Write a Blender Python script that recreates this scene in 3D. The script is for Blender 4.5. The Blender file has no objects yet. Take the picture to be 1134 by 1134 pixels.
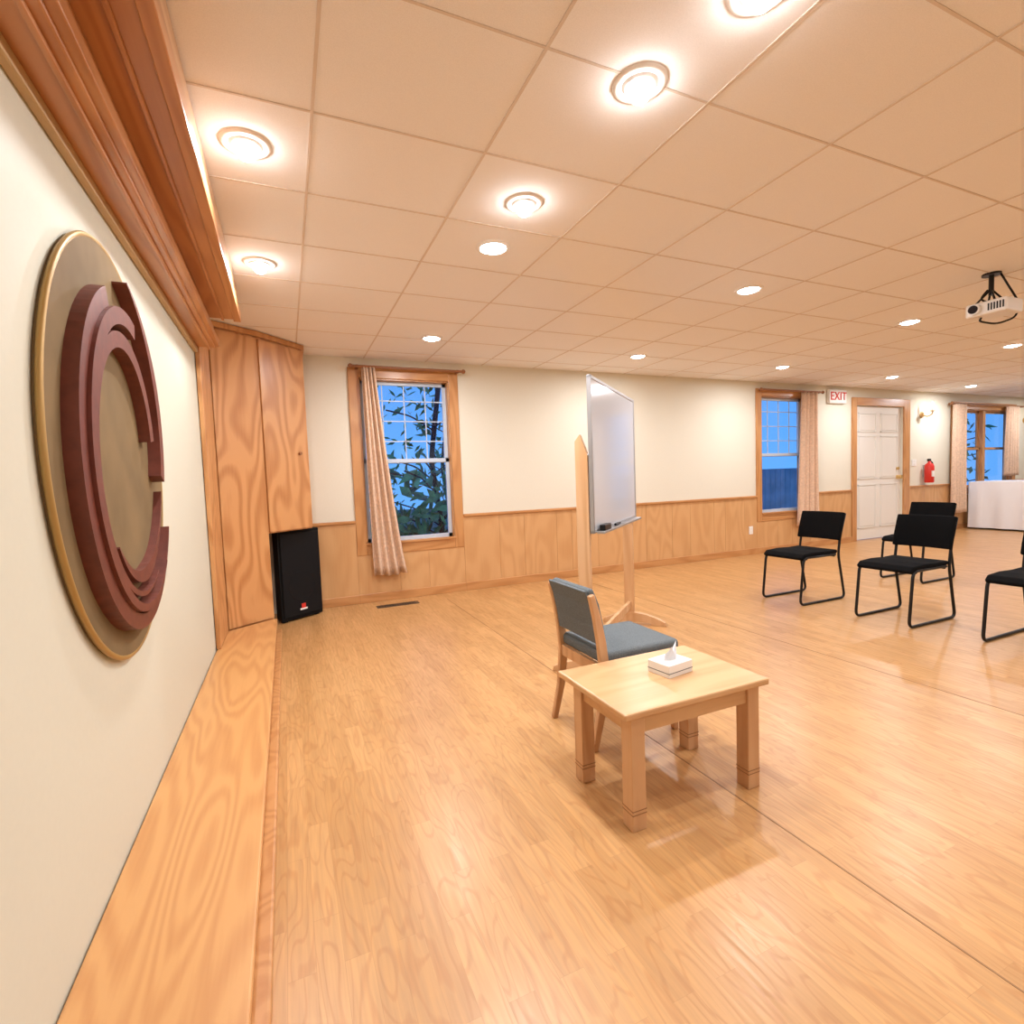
import bpy, bmesh, math, random
from mathutils import Vector, Matrix
random.seed(7)
sc=bpy.context.scene
H=2.39; D=5.2; WX=-.48; EX=15.0; SY=-4.0
# ------------------------------------------------------------------ materials
def newmat(name):
    m=bpy.data.materials.new(name); m.use_nodes=True
    nt=m.node_tree; b=nt.nodes['Principled BSDF']; return m,nt,b
def plain(name,col,rough=.6,metal=0,bump=0,bscale=200,var=0.0,coat=0,spec=.5):
    m,nt,b=newmat(name); N=nt.nodes;L=nt.links
    b.inputs['Roughness'].default_value=rough;b.inputs['Metallic'].default_value=metal
    b.inputs['Coat Weight'].default_value=coat;b.inputs['Specular IOR Level'].default_value=spec
    tc=N.new('ShaderNodeTexCoord');nz=N.new('ShaderNodeTexNoise');nz.inputs['Scale'].default_value=bscale
    nz.inputs['Detail'].default_value=2
    L.new(tc.outputs['Object'],nz.inputs['Vector'])
    r=N.new('ShaderNodeValToRGB'); e=r.color_ramp.elements
    e[0].position=.3;e[1].position=.7
    e[0].color=tuple(c*(1-var) for c in col)+(1,); e[1].color=tuple(min(1,c*(1+var)) for c in col)+(1,)
    L.new(nz.outputs['Fac'],r.inputs['Fac']);L.new(r.outputs['Color'],b.inputs['Base Color'])
    if bump:
        bp=N.new('ShaderNodeBump');bp.inputs['Strength'].default_value=bump;bp.inputs['Distance'].default_value=.003
        L.new(nz.outputs['Fac'],bp.inputs['Height']);L.new(bp.outputs['Normal'],b.inputs['Normal'])
    return m
def emis(name,col,st):
    m,nt,b=newmat(name)
    b.inputs['Base Color'].default_value=(*col,1)
    b.inputs['Emission Color'].default_value=(*col,1);b.inputs['Emission Strength'].default_value=st
    return m
def wood(name,c1,c2,axis='Z',scale=2.2,stretch=.14,rings=9,rough=.35,contrast=.8,coat=.1,fiber=.35):
    m,nt,b=newmat(name);N=nt.nodes;L=nt.links
    tc=N.new('ShaderNodeTexCoord');mp=N.new('ShaderNodeMapping')
    s=[1,1,1];s['XYZ'.index(axis)]=stretch;mp.inputs['Scale'].default_value=s
    L.new(tc.outputs['Object'],mp.inputs['Vector'])
    n1=N.new('ShaderNodeTexNoise');n1.inputs['Scale'].default_value=scale;n1.inputs['Detail'].default_value=1.0;n1.inputs['Roughness'].default_value=.4
    L.new(mp.outputs[0],n1.inputs['Vector'])
    mu=N.new('ShaderNodeMath');mu.operation='MULTIPLY';mu.inputs[1].default_value=rings*6.28
    L.new(n1.outputs['Fac'],mu.inputs[0])
    si=N.new('ShaderNodeMath');si.operation='SINE';L.new(mu.outputs[0],si.inputs[0])
    mr=N.new('ShaderNodeMapRange');mr.inputs['From Min'].default_value=-1;mr.inputs['From Max'].default_value=1
    L.new(si.outputs[0],mr.inputs['Value'])
    mp2=N.new('ShaderNodeMapping');s2=[60,60,60];s2['XYZ'.index(axis)]=3;mp2.inputs['Scale'].default_value=s2
    L.new(tc.outputs['Object'],mp2.inputs['Vector'])
    n2=N.new('ShaderNodeTexNoise');n2.inputs['Scale'].default_value=1.5;n2.inputs['Detail'].default_value=2
    L.new(mp2.outputs[0],n2.inputs['Vector'])
    mx=N.new('ShaderNodeMix');mx.inputs['Factor'].default_value=fiber
    L.new(mr.outputs[0],mx.inputs[2]);L.new(n2.outputs['Fac'],mx.inputs[3])
    r=N.new('ShaderNodeValToRGB');e=r.color_ramp.elements
    e[0].position=.5-.5*contrast;e[1].position=.5+.2*contrast
    e[0].color=(*c2,1);e[1].color=(*c1,1)
    L.new(mx.outputs[0],r.inputs['Fac']);L.new(r.outputs[0],b.inputs['Base Color'])
    b.inputs['Roughness'].default_value=rough;b.inputs['Coat Weight'].default_value=coat;b.inputs['Coat Roughness'].default_value=.25
    return m
def floor_mat():
    m,nt,b=newmat('laminate_floor');N=nt.nodes;L=nt.links
    tc=N.new('ShaderNodeTexCoord');mp=N.new('ShaderNodeMapping');mp.inputs['Rotation'].default_value=(0,0,math.radians(90))
    L.new(tc.outputs['Object'],mp.inputs['Vector'])
    br=N.new('ShaderNodeTexBrick');br.inputs['Scale'].default_value=1;br.inputs['Brick Width'].default_value=.42;br.inputs['Row Height'].default_value=.064
    br.inputs['Mortar Size'].default_value=.0005;br.inputs['Mortar Smooth'].default_value=.4;br.offset=.37;br.squash=1
    br.inputs['Color1'].default_value=(.50,.262,.095,1);br.inputs['Color2'].default_value=(.59,.325,.128,1);br.inputs['Mortar'].default_value=(.44,.23,.085,1)
    L.new(mp.outputs[0],br.inputs['Vector'])
    mp3=N.new('ShaderNodeMapping');mp3.inputs['Scale'].default_value=(5,.9,1);L.new(tc.outputs['Object'],mp3.inputs['Vector'])
    ad=N.new('ShaderNodeVectorMath');ad.operation='MULTIPLY_ADD'
    L.new(br.outputs['Color'],ad.inputs[0]);ad.inputs[1].default_value=(37,37,37);L.new(mp3.outputs[0],ad.inputs[2])
    n1=N.new('ShaderNodeTexNoise');n1.inputs['Scale'].default_value=2.5;n1.inputs['Detail'].default_value=1;L.new(ad.outputs[0],n1.inputs['Vector'])
    mu=N.new('ShaderNodeMath');mu.operation='MULTIPLY';mu.inputs[1].default_value=60;L.new(n1.outputs['Fac'],mu.inputs[0])
    si=N.new('ShaderNodeMath');si.operation='SINE';L.new(mu.outputs[0],si.inputs[0])
    pw=N.new('ShaderNodeMapRange');pw.inputs['From Min'].default_value=.5;pw.inputs['From Max'].default_value=1;pw.inputs['To Max'].default_value=.42
    L.new(si.outputs[0],pw.inputs['Value'])
    mx=N.new('ShaderNodeMix');mx.data_type='RGBA';mx.blend_type='MULTIPLY'
    L.new(pw.outputs[0],mx.inputs[0]);L.new(br.outputs['Color'],mx.inputs[6]);mx.inputs[7].default_value=(.78,.62,.5,1)
    mp4=N.new('ShaderNodeMapping');mp4.inputs['Scale'].default_value=(90,5,1);L.new(tc.outputs['Object'],mp4.inputs['Vector'])
    n2=N.new('ShaderNodeTexNoise');n2.inputs['Scale'].default_value=1;n2.inputs['Detail'].default_value=2;L.new(mp4.outputs[0],n2.inputs['Vector'])
    r2=N.new('ShaderNodeMapRange');r2.inputs['From Min'].default_value=.3;r2.inputs['From Max'].default_value=.7;r2.inputs['To Min'].default_value=.9;r2.inputs['To Max'].default_value=1.08
    L.new(n2.outputs['Fac'],r2.inputs['Value'])
    vm=N.new('ShaderNodeVectorMath');vm.operation='SCALE';L.new(mx.outputs[2],vm.inputs[0]);L.new(r2.outputs[0],vm.inputs['Scale'])
    L.new(vm.outputs[0],b.inputs['Base Color'])
    r3=N.new('ShaderNodeMapRange');r3.inputs['From Min'].default_value=.3;r3.inputs['From Max'].default_value=.7;r3.inputs['To Min'].default_value=.40;r3.inputs['To Max'].default_value=.28
    L.new(n2.outputs['Fac'],r3.inputs['Value']);L.new(r3.outputs[0],b.inputs['Roughness'])
    b.inputs['Specular IOR Level'].default_value=.6
    return m
def glass_mat():
    m,nt,b=newmat('window_glass');N=nt.nodes;L=nt.links
    N.remove(b);o=N['Material Output'];t=N.new('ShaderNodeBsdfTransparent');g=N.new('ShaderNodeBsdfGlossy');g.inputs['Roughness'].default_value=.02
    lw=N.new('ShaderNodeLayerWeight');lw.inputs['Blend'].default_value=.5
    pw=N.new('ShaderNodeMath');pw.operation='POWER';pw.inputs[1].default_value=5;L.new(lw.outputs['Facing'],pw.inputs[0])
    ma=N.new('ShaderNodeMath');ma.operation='MULTIPLY_ADD';ma.inputs[1].default_value=.6;ma.inputs[2].default_value=.03;L.new(pw.outputs[0],ma.inputs[0])
    mx=N.new('ShaderNodeMixShader')
    L.new(ma.outputs[0],mx.inputs[0]);L.new(t.outputs[0],mx.inputs[1]);L.new(g.outputs[0],mx.inputs[2]);L.new(mx.outputs[0],o.inputs[0])
    return m
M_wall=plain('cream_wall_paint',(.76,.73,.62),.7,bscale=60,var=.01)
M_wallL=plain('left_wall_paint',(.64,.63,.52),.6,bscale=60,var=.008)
M_ceil=plain('ceiling_tile',(.90,.89,.90),.9,bscale=320,var=.04)
M_grid=plain('ceiling_tbar',(.72,.63,.56),.7)
M_floor=floor_mat()
M_wains=wood('wainscot_pine',(.66,.38,.17),(.58,.31,.125),'Z',3.4,.3,7,.4,1,fiber=.5)
M_ply=wood('cabinet_ply',(.62,.31,.12),(.44,.18,.055),'Z',3.2,.35,9,.35,.95)
M_trim=wood('oak_trim',(.58,.29,.11),(.47,.21,.07),'Z',5,.15,8,.35,.9)
M_trimX=wood('oak_trim_x',(.58,.29,.11),(.47,.21,.07),'X',5,.15,8,.35,.9)
M_bench=wood('bench_pine',(.64,.33,.12),(.52,.23,.075),'Y',7.0,.12,11,.4,1,fiber=.5)
M_corn_lit=wood('cornice_wood_lit',(.72,.50,.33),(.60,.38,.22),'Y',5.0,.2,5,.4,1)  # cornice wood made paler, glare on the lit outer face put into the colour
M_corn=wood('cornice_wood',(.54,.25,.10),(.42,.17,.06),'Y',7,.08,8,.3,.9)
M_beech=wood('beech',(.64,.38,.20),(.54,.29,.14),'Z',8,.12,5,.4,.8)
M_beechX=wood('beech_x',(.66,.40,.20),(.57,.31,.14),'X',5,.15,7,.35,.9,fiber=.5)
M_pine=wood('stand_pine',(.66,.41,.22),(.56,.31,.14),'Z',8,.12,4,.45,.8)
M_inlay=plain('leg_groove_dark',(.30,.15,.06),.6)
M_white=plain('white_paint',(.82,.80,.75),.45)
M_plastic=plain('white_plastic',(.86,.85,.83),.35)
M_black=plain('black_steel',(.008,.008,.009),.35,spec=.3)
M_fabric=plain('black_fabric',(.004,.004,.0045),.95,bscale=500,var=.3,spec=.12)
M_grey=plain('grey_upholstery',(.14,.16,.17),.95,bump=.6,bscale=350,var=.35,spec=.2)
M_spk=plain('speaker_black',(.003,.003,.0035),.7,bscale=400,spec=.2)
M_grille=plain('speaker_grille',(.005,.005,.006),.7,bscale=900,var=.4,spec=.2)
M_red=plain('red_paint',(.65,.03,.02),.3)
M_brass=plain('brass',(.75,.52,.22),.3,1)
M_bead=plain('gold_bead',(.50,.34,.16),.45)
M_alu=plain('aluminium',(.45,.45,.46),.4,.8)
M_wb=plain('whiteboard_enamel',(.62,.66,.72),.12)
M_disc=plain('emblem_disc',(.20,.135,.065),.75,.0,bscale=6,var=.12,spec=.2)
M_gold=plain('emblem_rim_gold',(.42,.26,.08),.45,.3)
M_maroon=plain('emblem_maroon',(.15,.038,.024),.45,bscale=30,var=.15)
M_curt=plain('curtain_fabric',(.72,.52,.38),.9,bscale=40,var=.12)
M_cloth=plain('white_cloth',(.80,.80,.83),.8)
M_rod=plain('rod_wood',(.28,.11,.04),.4)
M_vent=plain('vent_metal',(.08,.05,.03),.5)
M_bulb=emis('bulb_glow',(1,.98,.96),62)
M_bulbf=emis('flat_lens_glow',(1,.98,.96),25)
M_candle=emis('sconce_glow',(1,.85,.6),15)
M_glass=glass_mat()
M_leaf=plain('leaf',(.07,.24,.08),.5,bscale=5,var=.7)
M_bark=plain('bark',(.02,.02,.03),.9)
M_grass=plain('grass',(.05,.14,.10),.95,bscale=8,var=.4)
M_fence=plain('fence_boards',(.42,.52,.62),.9,bscale=3,var=.2)
M_lens=plain('lens_glass',(.01,.01,.02),.05)
M_vsash=plain('window_vinyl',(.55,.62,.72),.4)
# ------------------------------------------------------------------ helpers
def link(o,parent):
    bpy.context.collection.objects.link(o)
    if parent: o.parent=parent
    return o
def group(name,loc=(0,0,0),rz=0):
    e=bpy.data.objects.new(name,None);e.empty_display_size=.1;e.location=loc;e.rotation_euler=(0,0,rz)
    bpy.context.collection.objects.link(e);return e
def fin(name,bm,mat,parent,bevel=0,smooth=False,segs=2):
    bmesh.ops.recalc_face_normals(bm,faces=bm.faces)
    me=bpy.data.meshes.new(name);bm.to_mesh(me);bm.free();me.materials.append(mat)
    if smooth:
        for p in me.polygons:p.use_smooth=True
    o=link(bpy.data.objects.new(name,me),parent)
    if bevel:
        md=o.modifiers.new('bevel','BEVEL');md.width=bevel;md.segments=segs;md.limit_method='ANGLE'
    return o
def addbox(bm,lo,hi):
    lo=Vector(lo);hi=Vector(hi)
    v=[bm.verts.new((x,y,z)) for x in(lo.x,hi.x) for y in(lo.y,hi.y) for z in(lo.z,hi.z)]
    for f in((0,1,3,2),(4,6,7,5),(0,4,5,1),(2,3,7,6),(0,2,6,4),(1,5,7,3)):bm.faces.new([v[i] for i in f])
def box(name,lo,hi,mat,parent=None,bevel=0,segs=2):
    bm=bmesh.new();addbox(bm,lo,hi);return fin(name,bm,mat,parent,bevel,segs=segs)
def boxes(name,lst,mat,parent=None,bevel=0):
    bm=bmesh.new()
    for lo,hi in lst:addbox(bm,lo,hi)
    return fin(name,bm,mat,parent,bevel)
def addslab(bm,prof,plane,a,b):
    def P(p,t):
        return {'xz':(p[0],t,p[1]),'yz':(t,p[0],p[1]),'xy':(p[0],p[1],t)}[plane]
    A=[bm.verts.new(P(p,a)) for p in prof];B=[bm.verts.new(P(p,b)) for p in prof]
    n=len(prof);bm.faces.new(A);bm.faces.new(B[::-1])
    for i in range(n):bm.faces.new((A[i],B[i],B[(i+1)%n],A[(i+1)%n]))
def slab(name,prof,plane,a,b,mat,parent=None,bevel=0,segs=2):
    bm=bmesh.new();addslab(bm,prof,plane,a,b);return fin(name,bm,mat,parent,bevel,segs=segs)
def ribbon(path,w):
    L=[];R=[];n=len(path)
    for i,p in enumerate(path):
        a=Vector(path[max(0,i-1)]);b=Vector(path[min(n-1,i+1)]);d=(b-a).normalized();nn=Vector((-d.y,d.x))
        ww=w[i] if isinstance(w,(list,tuple)) else w
        L.append(tuple(Vector(p)+nn*ww/2));R.append(tuple(Vector(p)-nn*ww/2))
    return L+R[::-1]
def addcyl(bm,p0,p1,r0,r1=None,n=20):
    r1=r0 if r1 is None else r1
    p0=Vector(p0);p1=Vector(p1);d=(p1-p0).normalized();a=d.orthogonal().normalized();b=d.cross(a)
    A=[bm.verts.new(p0+(a*math.cos(t)+b*math.sin(t))*r0) for t in[2*math.pi*i/n for i in range(n)]]
    B=[bm.verts.new(p1+(a*math.cos(t)+b*math.sin(t))*r1) for t in[2*math.pi*i/n for i in range(n)]]
    bm.faces.new(A[::-1]);bm.faces.new(B)
    for i in range(n):bm.faces.new((A[i],A[(i+1)%n],B[(i+1)%n],B[i]))
def cyl(name,p0,p1,r0,mat,parent=None,r1=None,n=24,bevel=0):
    bm=bmesh.new();addcyl(bm,p0,p1,r0,r1,n);return fin(name,bm,mat,parent,bevel)
def fillet(pts,rad,k=5):
    pts=[Vector(p) for p in pts];o=[pts[0]]
    for i in range(1,len(pts)-1):
        p=pts[i];a=pts[i-1]-p;b=pts[i+1]-p;r=min(rad,a.length*.45,b.length*.45)
        s=p+a.normalized()*r;e=p+b.normalized()*r
        for j in range(k+1):
            t=j/k;o.append(s*(1-t)**2+p*2*t*(1-t)+e*t*t)
    o.append(pts[-1]);return o
def addtube(bm,pts,r,n=10,rad=.04):
    pts=fillet(pts,rad) if rad else [Vector(p) for p in pts]
    rings=[];a=None
    for i,p in enumerate(pts):
        d=(pts[min(i+1,len(pts)-1)]-pts[max(i-1,0)]).normalized()
        a=d.orthogonal().normalized() if a is None else (a-d*a.dot(d)).normalized()
        b=d.cross(a);rr=r[min(i,len(r)-1)] if isinstance(r,list) else r
        rings.append([bm.verts.new(p+(a*math.cos(2*math.pi*j/n)+b*math.sin(2*math.pi*j/n))*rr) for j in range(n)])
    for A,B in zip(rings,rings[1:]):
        for j in range(n):bm.faces.new((A[j],A[(j+1)%n],B[(j+1)%n],B[j]))
    bm.faces.new(rings[0][::-1]);bm.faces.new(rings[-1])
def tubes(name,paths,r,mat,parent=None,rad=.04,n=10):
    bm=bmesh.new()
    for p in paths:addtube(bm,p,r,n,rad)
    return fin(name,bm,mat,parent,0,True)
def lathe(name,prof,mat,parent=None,n=32,c=(0,0,0)):
    bm=bmesh.new();rings=[]
    for r,z in prof:
        rings.append([bm.verts.new((c[0]+max(r,1e-4)*math.cos(2*math.pi*j/n),c[1]+max(r,1e-4)*math.sin(2*math.pi*j/n),c[2]+z)) for j in range(n)])
    for A,B in zip(rings,rings[1:]):
        for j in range(n):bm.faces.new((A[j],A[(j+1)%n],B[(j+1)%n],B[j]))
    return fin(name,bm,mat,parent,0,True)
# ------------------------------------------------------------------ shell
box('floor',(WX-.12,SY-.12,-.1),(EX+.12,D+.12,0),M_floor)
box('ceiling',(WX-.12,SY-.12,H),(EX+.12,D+.12,H+.1),M_ceil)
g=[]
x=.15-.61
while x<EX:
    g.append(((x-.005,SY,H-.003),(x+.005,D,H)));x+=.61
y=1.87-.505*11
while y<D:
    g.append(((WX,y-.004,H-.0025),(EX,y+.004,H)));y+=.505
boxes('trim_ceiling_grid',g,M_grid)
boxes('trim_floor_seam',[((1.40,SY,0),(1.405,4.9,.001)),((3.0,SY,0),(3.005,4.9,.001))],plain('seam_brown',(.30,.15,.06),.5))
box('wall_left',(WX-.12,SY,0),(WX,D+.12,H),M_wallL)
box('wall_right',(EX,SY,0),(EX+.12,D+.12,H),M_wall)
box('wall_back',(WX,SY-.12,0),(EX,SY,H),M_wall)
ops=[(.70,1.60,.58,2.20),(6.10,7.00,.56,2.20),(8.15,9.35,0,2.12),(10.85,12.75,.72,2.12)]
px=WX;k=1
for a,b,z0,z1 in ops:
    box('wall_far_%d'%k,(px,D,0),(a,D+.12,H),M_wall);k+=1
    box('wall_far_%d'%k,(a,D,z1),(b,D+.12,H),M_wall);k+=1
    if z0>0:box('wall_far_%d'%k,(a,D,0),(b,D+.12,z0),M_wall);k+=1
    px=b
box('wall_far_%d'%k,(px,D,0),(EX,D+.12,H),M_wall)
R=.79
ws=[.41,.30,.41,.20,.36,.41,.30]
def wains(name,x0,x1,zt):
    L=[];x=x0;i=0
    while x<x1-.01:
        e=min(x+ws[i%7],x1);L.append(((x+.0018,D-.014,.0),(e-.0018,D,zt)));x=e;i+=1
    L.append(((x0,D-.009,0),(x1,D,zt)))
    boxes(name,L,M_wains)
wn=1
for x0,x1,zt in[(.20,.60,R),(1.70,6.0,R),(7.10,8.03,R),(9.52,10.7,R),(12.9,EX,R),(.60,1.70,.47),(6.0,7.10,.45),(10.7,12.9,.6)]:
    wains('trim_wainscot_%d'%wn,x0,x1,zt)
    if zt==R: box('trim_chair_rail_%d'%wn,(x0,D-.035,R),(x1,D,R+.028),M_trimX,bevel=.006)
    box('baseboard_far_%d'%wn,(x0,D-.028,0),(x1,D-.012,.085),M_trimX,bevel=.004)
    wn+=1
# ------------------------------------------------------------------ windows
def window(name,x0,x1,z0,z1,tw,mull=False,grid=True,sash=M_vsash,tb=.11):
    w=group(name,(0,0,0))
    y0=D-.022
    boxes('casing_sides',[((x0-tw,y0,z0-tb),(x0,D,z1+tw)),((x1,y0,z0-tb),(x1+tw,D,z1+tw))],M_trim,w,.004)
    boxes('casing_head_sill',[((x0,y0,z1),(x1,D,z1+tw)),((x0,y0,z0-tb),(x1,D,z0))],M_trimX,w,.004)
    box('stool',(x0-.01,D-.04,z0-.012),(x1+.01,D+.07,z0+.008),M_trimX,w)
    boxes('jambs',[((x0,D,z0),(x0+.012,D+.12,z1)),((x1-.012,D,z0),(x1,D+.12,z1)),((x0,D,z1-.012),(x1,D+.12,z1))],M_trim,w)
    spans=[(x0+.012,x1-.012)] if not mull else [(x0+.012,(x0+x1)/2-.04),((x0+x1)/2+.04,x1-.012)]
    if mull: box('mullion',((x0+x1)/2-.04,D,z0),((x0+x1)/2+.04,D+.1,z1),M_trim,w)
    zm=(z0+z1)/2;F=[];G=[]
    for a,b in spans:
        f=.035
        for q0,q1,yy in((z0,zm+.02,D+.04),(zm-.02,z1-.012,D+.07)):
            F+=[((a,yy,q0),(a+f,yy+.03,q1)),((b-f,yy,q0),(b,yy+.03,q1)),((a,yy,q0),(b,yy+.03,q0+f+.01)),((a,yy,q1-f),(b,yy+.03,q1))]
            G.append(((a+f,yy+.013,q0+f),(b-f,yy+.017,q1-f)))
        if grid:
            for i in range(1,4):
                xx=a+(b-a)*i/4;F.append(((xx-.005,D+.078,zm),(xx+.005,D+.086,z1)))
            for i in range(1,4):
                zz=zm+(z1-zm)*i/4;F.append(((a,D+.078,zz-.005),(b,D+.086,zz+.005)))
    boxes('sashes',F,sash,w);boxes('panes',G,M_glass,w)
    return w
window('window_1',.70,1.60,.58,2.20,.10)
window('window_2',6.10,7.00,.56,2.20,.10)
window('window_3',10.85,12.75,.72,2.12,.13,mull=True,grid=False,sash=M_trim)
def curtain(xt0,xt1,xb0,xb1,zb,zt,folds=6,y=D-.10):
    c=group('curtain_panel',((xb0+xb1)/2,y,zb))
    ox=(xb0+xb1)/2
    bm=bmesh.new();nx=72;nz=24;V=[]
    for j in range(nz+1):
        t=j/nz;tt=t**.8
        r=[]
        for i in range(nx+1):
            s=i/nx
            x=(xb0+(xb1-xb0)*s)*(1-tt)+(xt0+(xt1-xt0)*s)*tt
            yy=.030*math.sin(s*folds*2*math.pi+.5*math.sin(3*t))*(1-.35*t)+.01*math.sin(17*s)
            r.append(bm.verts.new((x-ox,yy,(zt-zb)*t+.008*math.sin(9*s)*(1-t))))
        V.append(r)
    for j in range(nz):
        for i in range(nx):bm.faces.new((V[j][i],V[j][i+1],V[j+1][i+1],V[j+1][i]))
    o=fin('fabric',bm,M_curt,c,0,True);md=o.modifiers.new('s','SOLIDIFY');md.thickness=.004
def rod(x0,x1,z):
    c=group('curtain_rod',((x0+x1)/2,D-.10,z));h=(x1-x0)/2
    cyl('pole',(-h,0,0),(h,0,0),.013,M_rod,c)
    for s in(-1,1):
        lathe('finial',[(0,-.025),(.018,-.015),(.024,0),(.018,.015),(0,.025)],M_rod,c,c=(s*h,0,0))
        box('bracket',(s*(h-.06)-.01,0,-.015),(s*(h-.06)+.01,.08,.015),M_rod,c)
rod(.62,1.74,2.29);curtain(.72,.84,.74,1.06,.27,2.28,4)
rod(6.0,7.25,2.27);curtain(6.82,7.12,6.72,7.16,.34,2.26,4)
rod(10.55,13.0,2.2)
curtain(10.62,10.98,10.6,11.0,.30,2.19,5);curtain(12.35,12.75,12.3,12.75,.90,2.19,5)
# ------------------------------------------------------------------ door
d=group('door_1',(8.75,D,0))
box('leaf',(-.598,.03,.01),(.598,.07,2.115),M_white,d)
P=[]
for cx in(-.28,.28):
    for z0,z1 in((.22,.85),(1.0,1.62),(1.74,1.98)):
        P.append(((cx-.19,.022,z0),(cx+.19,.03,z1)))
boxes('raised_panels',P,M_white,d,.01)
F=[]
for lo,hi in P:
    a,b,z0,z1=lo[0]-.03,hi[0]+.03,lo[2]-.03,hi[2]+.03
    F+=[((a,.02,z0),(a+.012,.03,z1)),((b-.012,.02,z0),(b,.03,z1)),((a,.02,z0),(b,.03,z0+.012)),((a,.02,z1-.012),(b,.03,z1))]
boxes('panel_mouldings',F,M_white,d)
boxes('casing_sides',[((-.71,-.025,0),(-.6,0,2.24)),((.6,-.025,0),(.76,0,2.24))],M_trim,d,.004)
box('casing_head',(-.6,-.025,2.12),(.6,0,2.24),M_trimX,d,.004)
cyl('knob',(.50,-.05,.98),(.50,.03,.98),.03,M_brass,d);cyl('deadbolt',(.50,-.0,1.12),(.50,.03,1.12),.025,M_brass,d)
e=group('exit_sign',(7.66,D-.05,2.23))
box('housing',(-.19,-.005,-.10),(.19,.05,.10),M_plastic,e,.008)
t=bpy.data.curves.new('lettering','FONT');t.body='EXIT';t.size=.17;t.align_x='CENTER';t.align_y='CENTER';t.extrude=.003;t.materials.append(M_red)
t.space_character=1.05
to=link(bpy.data.objects.new('lettering',t),e);to.rotation_euler=(math.pi/2,0,0);to.location=(0,-.009,0)
def plate(nm,x,z,w=.07,h=.11,yo=0):
    p=group(nm,(x,D-yo,z));box('plate',(-w/2,-.008,-h/2),(w/2,0,h/2),M_plastic,p,.003)
    boxes('face',[((-.012,-.012,.012),(.012,-.006,.035)),((-.012,-.012,-.035),(.012,-.006,-.012))],M_white,p)
plate('light_switch',9.66,1.2,.12)
plate('wall_outlet',5.88,.34,yo=.014)
def sconce(x,z):
    s=group('wall_sconce',(x,D,z))
    cyl('backplate',(0,-.015,0),(0,0,0),.05,M_brass,s)
    tubes('arm',[[(0,-.01,0),(0,-.10,-.04),(0,-.16,0),(0,-.16,.04)]],.009,M_brass,s,.04)
    lathe('drip_cup',[(.01,0),(.04,.012),(.042,.02),(.01,.02)],M_brass,s,c=(0,-.16,.035))
    cyl('candle_sleeve',(0,-.16,.05),(0,-.16,.12),.011,M_plastic,s)
    lathe('flame_bulb',[(0,0),(.016,.015),(.02,.035),(.012,.06),(0,.085)],M_candle,s,16,(0,-.16,.12))
sconce(9.86,2.0);sconce(13.2,1.95)
f=group('fire_extinguisher',(9.93,D-.09,.86))
lathe('cylinder',[(0,0),(.06,0),(.068,.015),(.068,.27),(.055,.31),(.025,.335),(.02,.36),(0,.36)],M_red,f)
box('valve_handle',(-.05,-.012,.36),(.03,.012,.40),M_black,f,.005)
tubes('hose',[[(.02,0,.37),(.08,-.01,.33),(.085,-.01,.15),(.07,-.02,.08)]],.009,M_black,f)
box('wall_bracket',(-.02,.05,.1),(.02,.09,.3),M_alu,f)
box('label',(-.04,-.069,.1),(.02,-.05,.2),M_plastic,f)
v=group('floor_vent',(.92,4.92,0))
box('frame',(-.20,-.045,0),(.20,.045,.006),M_vent,v,.002)
boxes('louvres',[((-.18+i*.024,-.03,.006),(-.168+i*.024,.03,.010)) for i in range(15)],M_black,v)
# ------------------------------------------------------------------ bench/ledge
b=group('bench_ledge',(0,0,0))
W2=WX+.004
slab('top',[(W2,-1.5),(-.125,-1.5),(-.125,4.50),(W2,4.26)],'xy',.095,.12,M_bench,b,.006)
slab('riser',[(W2,-1.5),(-.14,-1.5),(-.14,4.49),(W2,4.26)],'xy',0,.095,M_bench,b)
box('base_moulding',(-.14,-1.5,0),(-.095,4.48,.03),M_trim,b,.008)
c=group('corner_cabinet',(0,0,0))
slab('lower_body',[(W2,4.30),(-.15,4.53),(-.35,D-.002),(W2,D-.002)],'xy',0,.80,M_ply,c)
slab('upper_body',[(W2,4.30),(-.15,4.53),(.19,4.86),(.19,D-.002),(W2,D-.002)],'xy',.80,H-.03,M_ply,c)
slab('crown',[(W2,4.27),(-.14,4.50),(.21,4.85),(.21,D-.002),(W2,D-.002)],'xy',H-.045,H-.005,M_trim,c,.004)
def facepanel(nm,p0,p1,z0,z1,th=.016,ins=.006,mat=M_ply):
    p0=Vector(p0);p1=Vector(p1);dd=(p1-p0).normalized();nn=Vector((dd.y,-dd.x));a=p0+dd*ins;bq=p1-dd*ins
    slab(nm,[tuple(a),tuple(bq),tuple(bq+nn*th),tuple(a+nn*th)],'xy',z0,z1,mat,c,.003)
facepanel('face_panel_left',(-.46,4.31),(-.15,4.53),.122,H-.06)
facepanel('face_panel_right',(-.15,4.53),(.19,4.86),.81,H-.06)
box('end_stile',(W2,3.80,.124),(WX+.03,4.27,2.19),M_ply,c,.003)
cyl('door_knob',(.12,4.775,1.45),(.135,4.755,1.45),.012,M_rod,c)
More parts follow.
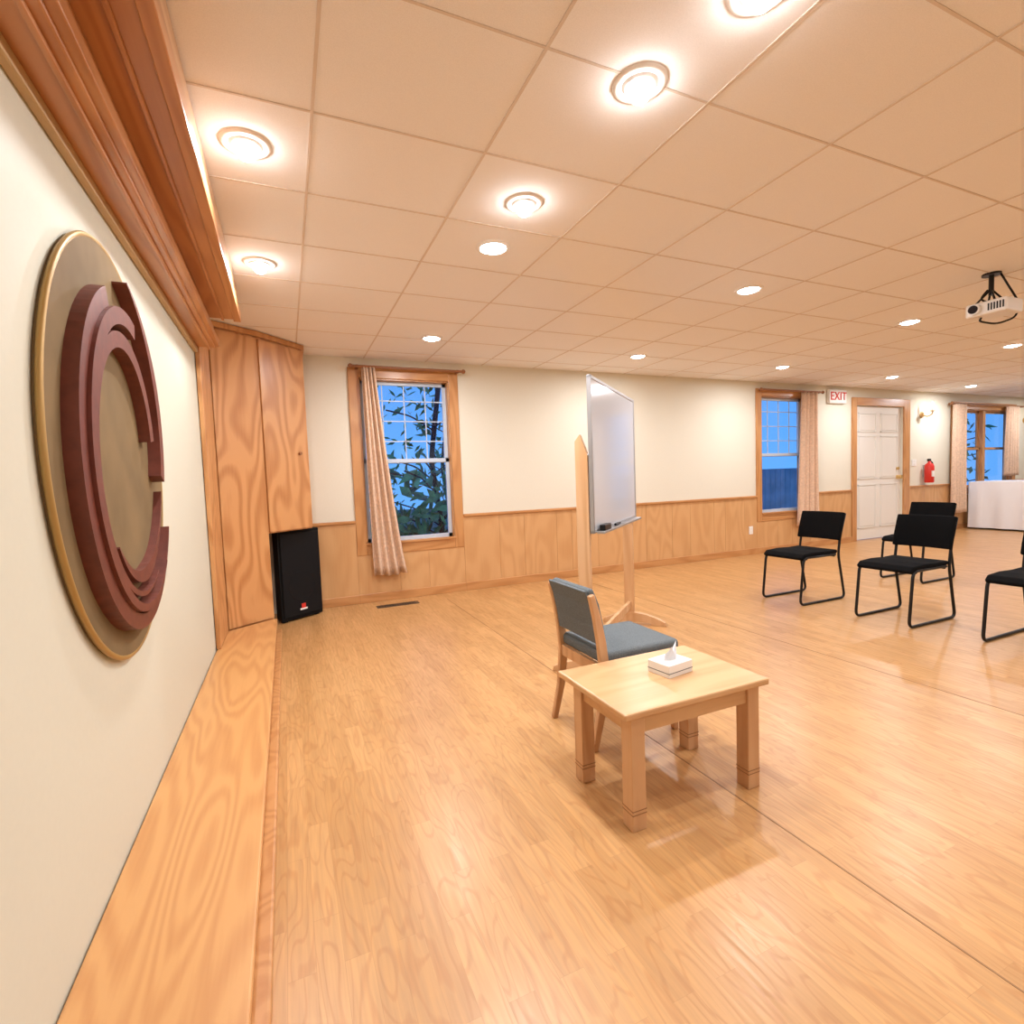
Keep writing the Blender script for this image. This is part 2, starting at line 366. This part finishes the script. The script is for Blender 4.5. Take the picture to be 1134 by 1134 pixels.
# cornice / valance
k=group('trim_cornice_left',(0,0,0))
box('lower_tier',(WX,-1.5,2.06),(-.36,3.78,2.20),M_corn,k,.006)
boxes('lower_lip',[((-.37,-1.5,2.07),(-.335,3.79,2.115)),((-.40,-1.5,2.045),(-.385,3.78,2.06))],M_corn,k,.004)
box('lower_bead',(WX,-1.5,2.025),(-.455,3.78,2.06),M_bead,k,.006)
box('upper_tier',(WX,-1.5,2.2),(-.225,3.62,2.385),M_corn,k,.006)
boxes('upper_lip',[((-.235,-1.5,2.19),(-.195,3.63,2.255)),((-.30,-1.5,2.19),(-.285,3.62,2.20))],M_corn,k,.004)
box('upper_fascia',(-.225,-1.5,2.255),(-.205,3.62,2.385),M_corn_lit,k)
# ------------------------------------------------------------------ emblem
e=group('wall_emblem',(WX,1.94,1.275));e.scale=(1,.95,1.08)
RR=.57
def circ(r,n=96):return[(r*math.cos(2*math.pi*i/n),r*math.sin(2*math.pi*i/n)) for i in range(n)]
slab('disc',circ(RR),'yz',.001,.02,M_disc,e)
bm=bmesh.new();pts=[Vector((.014,RR*math.cos(2*math.pi*i/96),RR*math.sin(2*math.pi*i/96))) for i in range(97)]
addtube(bm,pts,.008,8,0);fin('rim',bm,M_gold,e,0,True)
def arc(nm,a0,a1,r0,r1,w0,wm,w1,x1,off=(0,0)):
    n=56;P=[];Wd=[]
    for i in range(n+1):
        t=i/n;a=math.radians(a0+(a1-a0)*t);r=r0+(r1-r0)*t
        P.append((off[0]+r*math.cos(a),off[1]+r*math.sin(a)))
        Wd.append(w0+(wm-w0)*t*2 if t<.5 else wm+(w1-wm)*(t-.5)*2)
    bm=bmesh.new();pr=ribbon(P,Wd);m=len(P);x0=.018
    A=[bm.verts.new((x0,*p)) for p in pr];B=[bm.verts.new((x1,*p)) for p in pr];N=len(pr)
    for i in range(m-1):
        bm.faces.new((A[i],A[i+1],A[N-2-i],A[N-1-i]));bm.faces.new((B[i],B[i+1],B[N-2-i],B[N-1-i]))
    for i in range(N):bm.faces.new((A[i],A[(i+1)%N],B[(i+1)%N],B[i]))
    fin(nm,bm,M_maroon,e)
arc('swoosh_outer',112,332,.43,.50,.05,.065,.006,.055)
arc('swoosh_crest',84,-10,.50,.37,.006,.055,.055,.06)
arc('swoosh_second',78,312,.37,.46,.045,.045,.006,.065)
arc('swoosh_third',12,300,.27,.42,.05,.040,.006,.055)
arc('swoosh_lower',232,345,.32,.42,.006,.045,.006,.045)
# ------------------------------------------------------------------ speaker
s=group('floor_speaker',(.075,4.87,0),math.atan2(.57,.82))
slab('cabinet',[(-.21,0),(.21,0),(.13,.19),(-.13,.19)],'xy',.01,.795,M_spk,s,.008)
box('grille',(-.19,-.012,.04),(.19,0,.77),M_grille,s,.006)
o=lathe('woofer_ring',[(.12,0),(.13,.006),(.14,0)],M_grille,s);o.rotation_euler=(math.pi/2,0,0);o.location=(0,-.010,.30)
box('badge_red',(-.02,-.016,.10),(.02,-.012,.14),M_red,s);box('badge_white',(-.035,-.0165,.085),(.035,-.012,.10),M_plastic,s)
boxes('feet',[((-.18,.02,0),(-.14,.06,.01)),((.14,.02,0),(.18,.06,.01)),((-.1,.14,0),(.1,.18,.01))],M_spk,s)
# ------------------------------------------------------------------ whiteboard
w=group('rolling_whiteboard',(2.02,2.87,0),math.atan2(.725,.835))
hl=.575
boxes('frame',[((-hl,-.012,.83),(-hl+.02,.012,1.73)),((hl-.02,-.012,.83),(hl,.012,1.73)),((-hl,-.012,.83),(hl,.012,.85)),((-hl,-.012,1.71),(hl,.012,1.73))],M_alu,w,.003)
box('panel',(-hl+.018,-.008,.848),(hl-.018,.008,1.712),M_wb,w)
box('tray',(-hl+.05,-.06,.825),(hl-.05,-.012,.84),M_alu,w,.003)
box('eraser',(-hl+.08,-.055,.84),(-hl+.22,-.02,.875),M_black,w,.004)
cyl('marker',(-.2,-.04,.85),(-.08,-.04,.85),.008,M_black,w)
for sx in(-1,1):
    x=sx*(hl-.012)
    slab('post',[(.016,.08),(.09,.08),(.09,1.36),(.06,1.40),(.016,1.28)],'yz',x-.018,x+.018,M_pine,w,.003)
    ft=[(-.25,0),(-.15,0),(-.11,.02),(.11,.02),(.15,0),(.25,0),(.24,.03),(.17,.06),(.09,.085),(0,.095),(-.09,.085),(-.17,.06),(-.24,.03)]
    slab('foot',[(p+.02,q) for p,q in ft],'yz',x-.022,x+.022,M_pine,w,.003)
    cyl('pivot_bolt',(x,.01,1.28),(x,.05,1.28),.008,M_alu,w)
box('stretcher',(-hl,.04,.12),(hl,.064,.18),M_pine,w,.003)
# ------------------------------------------------------------------ side table
t=group('side_table',(1.245,1.50,0))
TZ=.40
box('top',(-.312,-.195,TZ-.024),(.322,.245,TZ),M_beechX,t,.006)
for lx in(-.285,.225):
    for ly in(-.185,.12):
        box('leg',(lx,ly,0),(lx+.055,ly+.055,TZ-.024),M_beech,t,.003)
        boxes('leg_groove',[((lx-.0008,ly-.0008,z),(lx+.0558,ly+.0558,z+.003)) for z in(.055,.068)],M_inlay,t)
boxes('apron',[((-.25,-.175,TZ-.08),(.24,-.157,TZ-.024)),((-.25,.14,TZ-.08),(.24,.158,TZ-.024)),((-.275,-.14,TZ-.08),(-.257,.13,TZ-.024)),((.248,-.14,TZ-.08),(.266,.13,TZ-.024))],M_beechX,t)
q=group('tissue_box',(1.305,1.53,TZ),.15)
box('carton',(-.065,-.052,0),(.065,.052,.048),M_plastic,q,.003)
boxes('carton_print',[((-.0655,-.0525,.016),(.0655,.0525,.019))],M_grey,q)
bm=bmesh.new();n=14;top=[];base=[]
for i in range(n):
    a=2*math.pi*i/n;base.append(bm.verts.new((.035*math.cos(a),.012*math.sin(a),.048)))
    top.append(bm.verts.new((.012+.035*math.cos(a)*(1+.3*math.sin(3*a)),.018*math.sin(a+.6),.078+.03*math.sin(2*a+.8)*(.8)+.012*math.cos(3*a))))
tip=bm.verts.new((.02,.0,.062))
for i in range(n):
    bm.faces.new((base[i],base[(i+1)%n],top[(i+1)%n],top[i]));bm.faces.new((top[i],top[(i+1)%n],tip))
fin('tissue',bm,M_cloth,q)
# ------------------------------------------------------------------ grey chair
g=group('upholstered_side_chair',(1.35,1.975,0),0)
for sy in(-1,1):
    y0=sy*.175-.0125
    slab('rear_leg',ribbon([(-.225,0),(-.185,.16),(-.165,.34),(-.178,.46),(-.198,.57),(-.222,.665)],[.028,.036,.045,.04,.034,.026]),'xz',y0,y0+.025,M_beech,g,.005)
    slab('front_leg',ribbon([(.205,0),(.200,.18),(.195,.36)],[.028,.034,.04]),'xz',y0,y0+.025,M_beech,g,.005)
    box('side_rail',(-.17,y0+.003,.30),(.20,y0+.022,.36),M_beechX,g,.003)
boxes('cross_rails',[((.185,-.165,.305),(.205,.165,.355)),((-.18,-.165,.305),(-.16,.165,.355))],M_beech,g)
box('seat',(-.17,-.185,.355),(.235,.185,.412),M_grey,g,.02,4)
slab('backrest',ribbon([(-.160,.44),(-.171,.52),(-.190,.61),(-.214,.685)],[.035,.045,.045,.03]),'xz',-.16,.16,M_grey,g,.012,3)
slab('back_shell',ribbon([(-.186,.45),(-.197,.53),(-.216,.62),(-.238,.68)],[.012]*4),'xz',-.16,.16,M_grey,g,.003)
# ------------------------------------------------------------------ black chairs
def bchair(cx,cy,rz=0):
    g=group('black_stacking_chair',(cx,cy,0),rz)
    P=[]
    for s in(-1,1):
        y=s*.185
        P.append([(.16,y,.405),(-.24,y,.405),(-.285,y,.011),(.285,y,.011),(.20,y,.40),(.225,y,.56),(.29,y,.755)])
    P.append([(-.20,-.185,.395),(-.20,.185,.395)]);P.append([(.15,-.185,.395),(.15,.185,.395)])
    tubes('tube_frame',P,.0105,M_black,g,.05)
    slab('seat',ribbon([(-.265,.395),(-.235,.418),(-.1,.425),(.05,.42),(.185,.43)],[.03,.04,.042,.042,.03]),'xz',-.19,.19,M_fabric,g,.01,3)
    bm=bmesh.new();n=12;F=[]
    for zi,(xx,zz) in enumerate([(.205,.525),(.222,.60),(.248,.68),(.275,.765)]):
        F.append([bm.verts.new((xx+.03*(1-((2*i/n-1)**2))-.012,-.20+.40*i/n,zz)) for i in range(n+1)])
    for a,b2 in zip(F,F[1:]):
        for i in range(n):bm.faces.new((a[i],a[i+1],b2[i+1],b2[i]))
    o=fin('backrest',bm,M_fabric,g,0,True);md=o.modifiers.new('s','SOLIDIFY');md.thickness=.032;md.offset=0
    md=o.modifiers.new('b','BEVEL');md.width=.01;md.segments=3
bchair(4.20,3.14);bchair(4.25,2.34);bchair(5.87,3.12);bchair(4.32,1.58)
# ------------------------------------------------------------------ cloth table
t=group('banquet_table',(11.5,4.25,0))
hx,hy=.42,.84
slab('tabletop',[(-hx,-hy),(hx,-hy),(hx,hy),(-hx,hy)],'xy',.80,.832,M_cloth,t,.008)
bm=bmesh.new()
def perim(s):
    Ls=[2*hx,2*hy,2*hx,2*hy];s*=sum(Ls)
    if s<Ls[0]:return(-hx+s,-hy,0,-1)
    s-=Ls[0]
    if s<Ls[1]:return(hx,-hy+s,1,0)
    s-=Ls[1]
    if s<Ls[2]:return(hx-s,hy,0,1)
    s-=Ls[2];return(-hx,hy-s,-1,0)
V=[];n=240
for j in range(7):
    z=.83-(.83-.03)*j/6;r=[]
    for i in range(n):
        x,y,a,b2=perim(i/n);o=.004+.02*(j/6)*(1+math.sin(i*.42)+.4*math.sin(i*.17))
        if y>hy-.01 and b2==1:o=min(o,.02)
        r.append(bm.verts.new((x+a*o,y+b2*o,z)))
    V.append(r)
for a,b2 in zip(V,V[1:]):
    for i in range(n):bm.faces.new((a[i],a[(i+1)%n],b2[(i+1)%n],b2[i]))
fin('cloth_drape',bm,M_cloth,t,0,True)
boxes('legs',[((sx*.36-.015,sy*.74-.015,0),(sx*.36+.015,sy*.74+.015,.8)) for sx in(-1,1) for sy in(-1,1)],M_alu,t)
# ------------------------------------------------------------------ projector
p=group('ceiling_projector',(4.32,1.88,H))
cyl('mount_plate',(0,0,-.012),(0,0,0),.05,M_black,p);cyl('pole',(0,0,-.14),(0,0,-.01),.014,M_black,p)
tubes('mount_arms',[[(0,0,-.1),(-.07,.05,-.19)],[(0,0,-.1),(.07,.05,-.19)],[(0,0,-.1),(-.07,-.05,-.19)],[(0,0,-.1),(.07,-.05,-.19)]],.006,M_black,p,0)
box('body',(-.10,-.125,-.275),(.10,.095,-.19),M_plastic,p,.012,3)
cyl('lens_barrel',(-.125,.04,-.232),(-.095,.04,-.232),.034,M_plastic,p);cyl('lens',(-.13,.04,-.232),(-.12,.04,-.232),.026,M_lens,p)
boxes('vents',[((-.102,-.11+i*.015,-.255),(-.099,-.102+i*.015,-.21)) for i in range(6)],M_black,p)
tubes('cables',[[(.02,-.04,-.01),(.05,-.07,-.1),(.10,-.10,-.2),(.13,-.08,-.29),(.02,-.02,-.33),(-.05,.04,-.30),(-.02,.04,-.27)],[(0,.02,-.1),(-.05,.04,-.16),(.03,.0,-.19)]],.006,M_black,p,.06)
# ------------------------------------------------------------------ lights
vis_eye=[(-.06,2.12),(1.10,1.38),(1.05,2.14),(-.06,3.18),(1.19,1.0)]
vis_flat=[(1.08,2.59),(1.21,4.34),(2.96,2.61),(4.99,2.73),(3.41,4.40),(5.51,4.38),(7.75,4.45),(7.15,2.92),(10.08,4.62)]
unseen_fill=[(10.0,2.7),(12.6,4.4),(3.0,.6),(5.2,.6),(7.6,.6),(1.2,-1.2),(4,-1.8),(8,-1.8),(12.5,1.5)]  # downlights out of view, added to brighten the room
WARM=(.95,.965,1.0)
def lamp(x,y,eye,power):
    g=group('recessed_ceiling_light',(x,y,H))
    if eye:
        lathe('trim_ring',[(.058,-.001),(.062,-.010),(.080,-.007),(.086,-.0005)],M_plastic,g)
        lathe('eyeball',[(.057,-.002),(.050,-.012),(.040,-.016),(.033,-.011)],M_plastic,g)
        lathe('bulb',[(0,-.056),(.018,-.053),(.028,-.045),(.031,-.032),(.026,-.014),(0,-.004)],M_bulb,g)
        zz=-.062;sz=.045
    else:
        lathe('trim_ring',[(.068,-.001),(.072,-.010),(.088,-.006),(.092,-.0005)],M_plastic,g)
        lathe('lens',[(0,-.020),(.04,-.018),(.062,-.010),(.067,-.001)],M_bulbf,g);zz=-.026;sz=.08
    l=bpy.data.lights.new('lamp','AREA');l.shape='DISK';l.size=sz;l.energy=power;l.color=WARM
    lo=link(bpy.data.objects.new('lamp',l),g);lo.location=(0,0,zz)
for x,y in vis_eye:lamp(x,y,True,9.8)
for x,y in vis_flat:lamp(x,y,False,18)
for x,y in unseen_fill:lamp(x,y,False,20.5)
# ------------------------------------------------------------------ outside
box('ground_outside',(-6,D+.12,-.4),(30,30,-.3),M_grass)
def tree(nm,x,y,z0,z1,n,spread,leaf):
    g=group(nm,(x,y,-.3))
    bm=bmesh.new();addtube(bm,[(0,0,0),(.05,0,.8),(-.05,.1,1.8),(.1,0,3)],.04,8,.2)
    for i in range(14):
        a=random.uniform(0,6.28);z=random.uniform(.5,2.6);r=random.uniform(.5,1)*spread
        addtube(bm,[(0,0,z),(r*.5*math.cos(a),r*.5*math.sin(a),z+.25),(r*math.cos(a),r*math.sin(a),z+.35)],.012,6,.1)
    fin('branches',bm,M_bark,g,0,True)
    bm=bmesh.new()
    for i in range(n):
        a=random.uniform(0,6.28);r=spread*math.sqrt(random.random());z=random.uniform(z0,z1)+.3
        c=Vector((r*math.cos(a),r*math.sin(a)*.6,z));u=Vector([random.gauss(0,1) for _ in range(3)]).normalized();v2=u.orthogonal().normalized();s=leaf*random.uniform(.6,1.3)
        vs=[bm.verts.new(c+p) for p in(-u*s,-u*s*.2+v2*s*.4,u*s,-u*s*.2-v2*s*.4)];bm.faces.new(vs)
    fin('foliage',bm,M_leaf,g)
tree('leafy_tree',2.1,7.6,-.1,1.35,480,1.3,.15)
tree('leafy_tree',3.1,10.5,1.2,3.6,330,1.6,.13)
tree('leafy_tree',15.0,7.6,.2,2.6,260,1.5,.14)
g=group('garden_fence',(9.5,8.3,-.3))
boxes('boards',[((-2.5+i*.16,0,0),(-2.5+i*.16+.145,.02,1.5)) for i in range(34)],M_fence,g)
boxes('rails',[((-2.5,.02,.4),(2.9,.06,.48)),((-2.5,.02,1.2),(2.9,.06,1.28))],M_fence,g)
# ------------------------------------------------------------------ world
wd=bpy.data.worlds.new('dusk');sc.world=wd;wd.use_nodes=True;nt=wd.node_tree
bg=nt.nodes['Background'];tc=nt.nodes.new('ShaderNodeTexCoord');sp=nt.nodes.new('ShaderNodeSeparateXYZ');cr=nt.nodes.new('ShaderNodeValToRGB')
nt.links.new(tc.outputs['Generated'],sp.inputs[0]);nt.links.new(sp.outputs['Z'],cr.inputs[0]);nt.links.new(cr.outputs[0],bg.inputs[0])
cr.color_ramp.elements[0].color=(.09,.30,.72,1);cr.color_ramp.elements[1].color=(.04,.18,.6,1);cr.color_ramp.elements[1].position=.5
bg.inputs[1].default_value=1.6
# ------------------------------------------------------------------ camera
yaw,pi_,ro=.4121,.0607,-.0371
wv=Vector((math.sin(yaw)*math.cos(pi_),math.cos(yaw)*math.cos(pi_),-math.sin(pi_)))
rt=Vector((math.cos(yaw),-math.sin(yaw),0));up=rt.cross(wv)
r=rt*math.cos(ro)+up*math.sin(ro);u=-rt*math.sin(ro)+up*math.cos(ro)
cam=bpy.data.cameras.new('camera');cam.sensor_width=36;cam.lens=36*568.5/1134;cam.clip_start=.02
co=bpy.data.objects.new('camera',cam);bpy.context.collection.objects.link(co)
m=Matrix((r,u,-wv)).transposed().to_4x4();m.translation=Vector((0,0,1.15));co.matrix_world=m
sc.camera=co
sc.view_settings.view_transform='Standard';sc.view_settings.look='None';sc.view_settings.exposure=0
